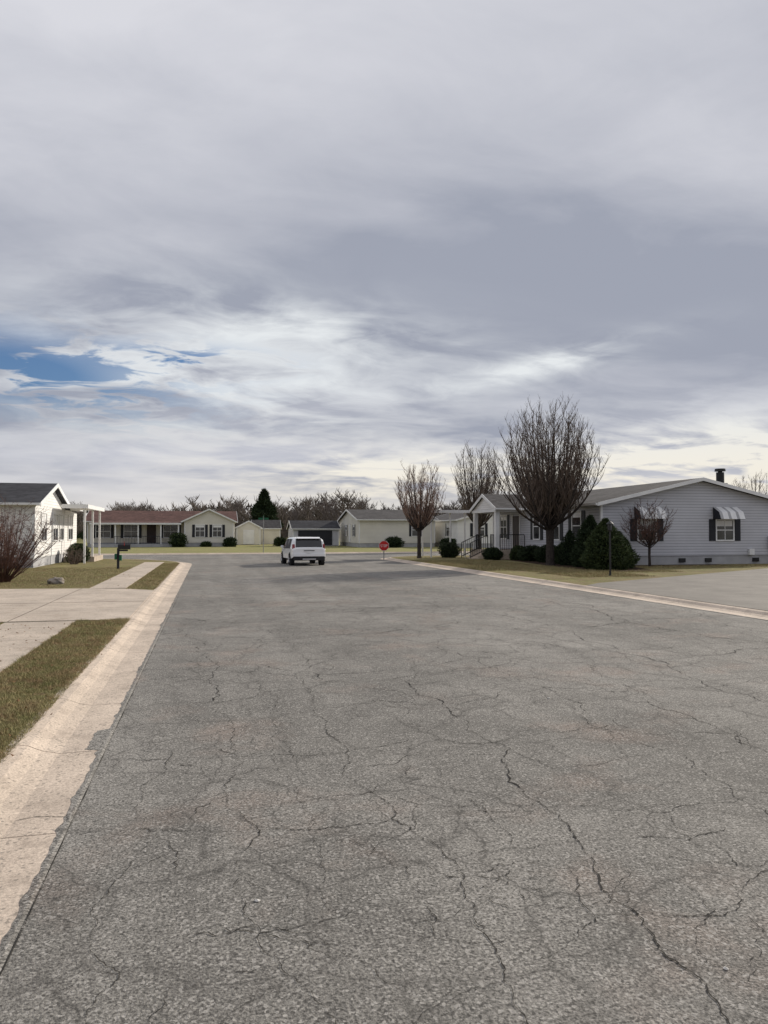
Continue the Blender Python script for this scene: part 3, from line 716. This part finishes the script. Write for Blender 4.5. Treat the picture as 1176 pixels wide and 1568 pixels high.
for (y,zb,ze,zt,wl,we,wt) in st:
    hgt=zt-ze; zs=ze+hgt*.86 if hgt>.2 else ze+hgt*.6
    half=[(wl*.86,zb),(wl,zb+.12),(wl+.005,.62),(we,ze),(wt+(we-wt)*.15,zs),(wt*.88,zt-.012*(hgt>.2)),(wt*.45,zt+.012)]
    ring=half+[(-x,z) for x,z in half[::-1]]
    b.v+=[(x,y,z) for x,z in ring]
for i in range(len(st)-1):
    for j in range(N):
        j2=(j+1)%N; f=(i*N+j,i*N+j2,(i+1)*N+j2,(i+1)*N+j); b.f.append(f)
        mm=kp
        if j in (0,12,13) : mm=kb
        if j in (3,9) and i in (4,6,8,9,10): mm=kg
        if j in (3,9) and i in (5,7): mm=kb
        if j in (5,6,7) and i in (1,2): mm=kg
        if j in (5,6,7) and i in (10,11): mm=kg
        b.mi.append(mm)
b.f.append(tuple(range(N))); b.mi.append(kp); b.f.append(tuple(range((len(st)-1)*N,len(st)*N))); b.mi.append(kb)
b.build('body',H,bevel=.018)
b=MB(); b.hexa([(-.60,.08,1.50),(.60,.08,1.50),(.62,.36,1.555),(-.62,.36,1.555),(-.60,.08,1.53),(.60,.08,1.53),(.62,.36,1.60),(-.62,.36,1.60)],M_CAR); b.build('spoiler',H,bevel=.012)
b=MB()
for s in (-1,1):
    b.hexa([(s*.72,.00,.80),(s*.86,.03,.80),(s*.895,.22,.80),(s*.72,.12,.80),(s*.74,.09,1.20),(s*.83,.10,1.20),(s*.86,.26,1.20),(s*.74,.20,1.20)],M_TAIL)
    b.box(s*.66,s*.80,-.045,-.0,.46,.51,M_TAIL)
b.build('tail_lamps',H,bevel=.012)
b=MB(); b.box(-.82,.82,-.06,.14,.52,.66,M_CAR); b.box(-.80,.80,-.05,.14,.30,.517,M_PLAS); b.box(-.35,.35,-.065,-.052,.33,.40,M_RIM); b.build('rear_bumper',H,bevel=.03)
b=MB(); b.box(-.16,.16,-.03,-.004,.70,.82,M_SIGNW); b.box(-.28,.28,-.028,-.004,.825,.86,M_PLAS); b.build('licence_plate',H)
b=MB()
for s in (-1,1):
    for y in (.76,3.28):
        b.tube([(s*.91,y,.34),(s*.70,y,.34)],[.40,.40],22,M_PLAS,True)
b.build('wheel_arches',H)
b=MB()
for s in (-1,1):
    for y in (.76,3.28):
        b.tube([(s*.69,y,.345),(s*.71,y,.345),(s*.90,y,.345),(s*.93,y,.345)],[.31,.345,.345,.31],24,M_TYRE,True)
        b.tube([(s*.931,y,.345),(s*.938,y,.345)],[.225,.21],20,M_PLAS,True)
        for a in range(5):
            t=R(90+72*a); b.tube([(s*.942,y,.345),(s*.942,y+.21*math.cos(t),.345+.21*math.sin(t))],[.035,.025],5,M_RIM,True)
        b.tube([(s*.938,y,.345),(s*.957,y,.345)],[.05,.04],10,M_RIM,True)
b.build('wheels',H)
b=MB()
for s in (-1,1): b.box(s*.89,s*1.04,2.78,2.92,.95,1.09,M_CAR)
b.build('mirrors',H,bevel=.03)

# ------------------------------------------------------------------ world, sun, camera
W=bpy.data.worlds.new('World'); scene.world=W; W.use_nodes=True
t=NT(W.node_tree); t.n.clear()
out=t.n.new('ShaderNodeOutputWorld')
sky=t.n.new('ShaderNodeTexSky'); sky.sky_type='NISHITA'; sky.sun_disc=False; sky.sun_elevation=R(25); sky.sun_rotation=R(62); sky.air_density=1.2; sky.dust_density=.4; sky.ozone_density=3
bs=t.n.new('ShaderNodeBackground'); t.l.new(t.mix(1.0,sky.outputs[0],(.62,.74,.98),'MULTIPLY'),bs.inputs[0]); bs.inputs[1].default_value=.085
D=t.n.new('ShaderNodeTexCoord').outputs['Generated']; s=t.sep(D); x,y,z=s[0],s[1],s[2]
az=t.m('MULTIPLY',t.m('ARCTAN2',x,y),57.2958); el=t.m('MULTIPLY',t.m('ARCSINE',z),57.2958)
zc=t.m('ADD',t.m('MAXIMUM',z,0.0),.15)
P=t.comb(t.m('DIVIDE',x,zc),t.m('DIVIDE',y,zc),0.0)
mp=t.n.new('ShaderNodeMapping'); t.l.new(P,mp.inputs[0]); mp.inputs['Rotation'].default_value=(0,0,R(-25)); mp.inputs['Scale'].default_value=(.8,1.2,1); P1=mp.outputs[0]
nb=t.noise(P1,.75,3,.45,.3); nf=t.noise(t.vadd(P1,(4.1,2.3,0)),2.1,6,.55,.5); nw=t.noise(t.vadd(P1,(1.7,8.3,0)),4.6,5,.58,.7)
def blob(a0,e0,sa,se,tilt=0.0):
    da=t.m('SUBTRACT',az,a0); de=t.m('SUBTRACT',t.m('SUBTRACT',el,e0),t.m('MULTIPLY',da,tilt))
    q=t.m('ADD',t.m('POWER',t.m('ABSOLUTE',t.m('DIVIDE',da,sa)),2.0),t.m('POWER',t.m('ABSOLUTE',t.m('DIVIDE',de,se)),2.0))
    return t.m('EXPONENT',t.m('MULTIPLY',q,-1.0))
AZ=13.4
el_hi=t.rng(el,15,40,.06,.82,True)
el_lo=t.rng(el,1,12,.50,0,True)
f=t.m('ADD',t.m('ADD',el_hi,el_lo),t.rng(nb,.3,.7,-.30,.44))
f=t.m('ADD',f,t.rng(nf,.3,.7,-.20,.20))
f=t.m('ADD',f,t.rng(nw,.3,.7,-.06,.06))
f=t.m('ADD',f,t.m('MULTIPLY',blob(AZ-24,22,16,8),.30))
f=t.m('SUBTRACT',f,t.m('MULTIPLY',blob(AZ+20,17,13,5),.20),clamp=True)
veil=t.mix(f,(.345,.37,.445),(.69,.695,.745))
bl=blob(AZ-14,11.8,15,4.8)
bl=t.m('ADD',bl,t.m('MULTIPLY',blob(AZ+12.5,12.6,8,1.1,.18),.8)); bl=t.m('ADD',bl,t.m('MULTIPLY',blob(AZ+1,4.3,12,2.0),1.1)); bl=t.m('ADD',bl,t.m('MULTIPLY',blob(AZ+24,5.0,12,3.0),1.6))
bl=t.m('ADD',bl,t.m('MULTIPLY',blob(AZ-6,16,12,1.6,-.1),.4))
wm=t.m('MULTIPLY',bl,t.m('ADD',t.rng(nf,.38,.58,.1,1.05),t.rng(nw,.35,.65,-.35,.35)),clamp=True)
warm=t.rng(el,2,11,1,0,True)
wcol=t.mix(warm,(.79,.82,.84),(.92,.86,.74))
cloud=t.mix(wm,veil,wcol)
cloud=t.mix(t.rng(el,0,5.5,.7,0,True),cloud,(.82,.77,.69))
bc=t.n.new('ShaderNodeBackground'); t.l.new(cloud,bc.inputs[0]); bc.inputs[1].default_value=1.0
hole=t.m('MULTIPLY',t.m('ADD',t.m('MULTIPLY',blob(AZ-26,11.2,10,2.6,-.10),1.1),t.m('MULTIPLY',blob(AZ-15,12.8,6,1.0),.9)),t.rng(nw,.45,.56,0,1.0,True),clamp=True)
mx=t.n.new('ShaderNodeMixShader'); t.l.new(hole,mx.inputs[0]); t.l.new(bc.outputs[0],mx.inputs[1]); t.l.new(bs.outputs[0],mx.inputs[2]); t.l.new(mx.outputs[0],out.inputs[0])

sd=bpy.data.lights.new('sun','SUN'); sd.energy=4.5; sd.angle=R(1.2); sd.color=(1,.92,.80)
so=bpy.data.objects.new('sun',sd); COL.objects.link(so)
sv=Vector((math.sin(R(62))*math.cos(R(25)),math.cos(R(62))*math.cos(R(25)),math.sin(R(25))))
so.rotation_euler=sv.to_track_quat('Z','Y').to_euler(); so.location=(30,20,30)

cd=bpy.data.cameras.new('camera'); cd.lens=25.94; cd.sensor_width=36; cd.sensor_fit='AUTO'; cd.clip_end=3000; cd.clip_start=.05
co=bpy.data.objects.new('camera',cd); COL.objects.link(co); co.location=(0,0,1.7); co.rotation_euler=(R(91.57),0,R(-13.4))
scene.camera=co
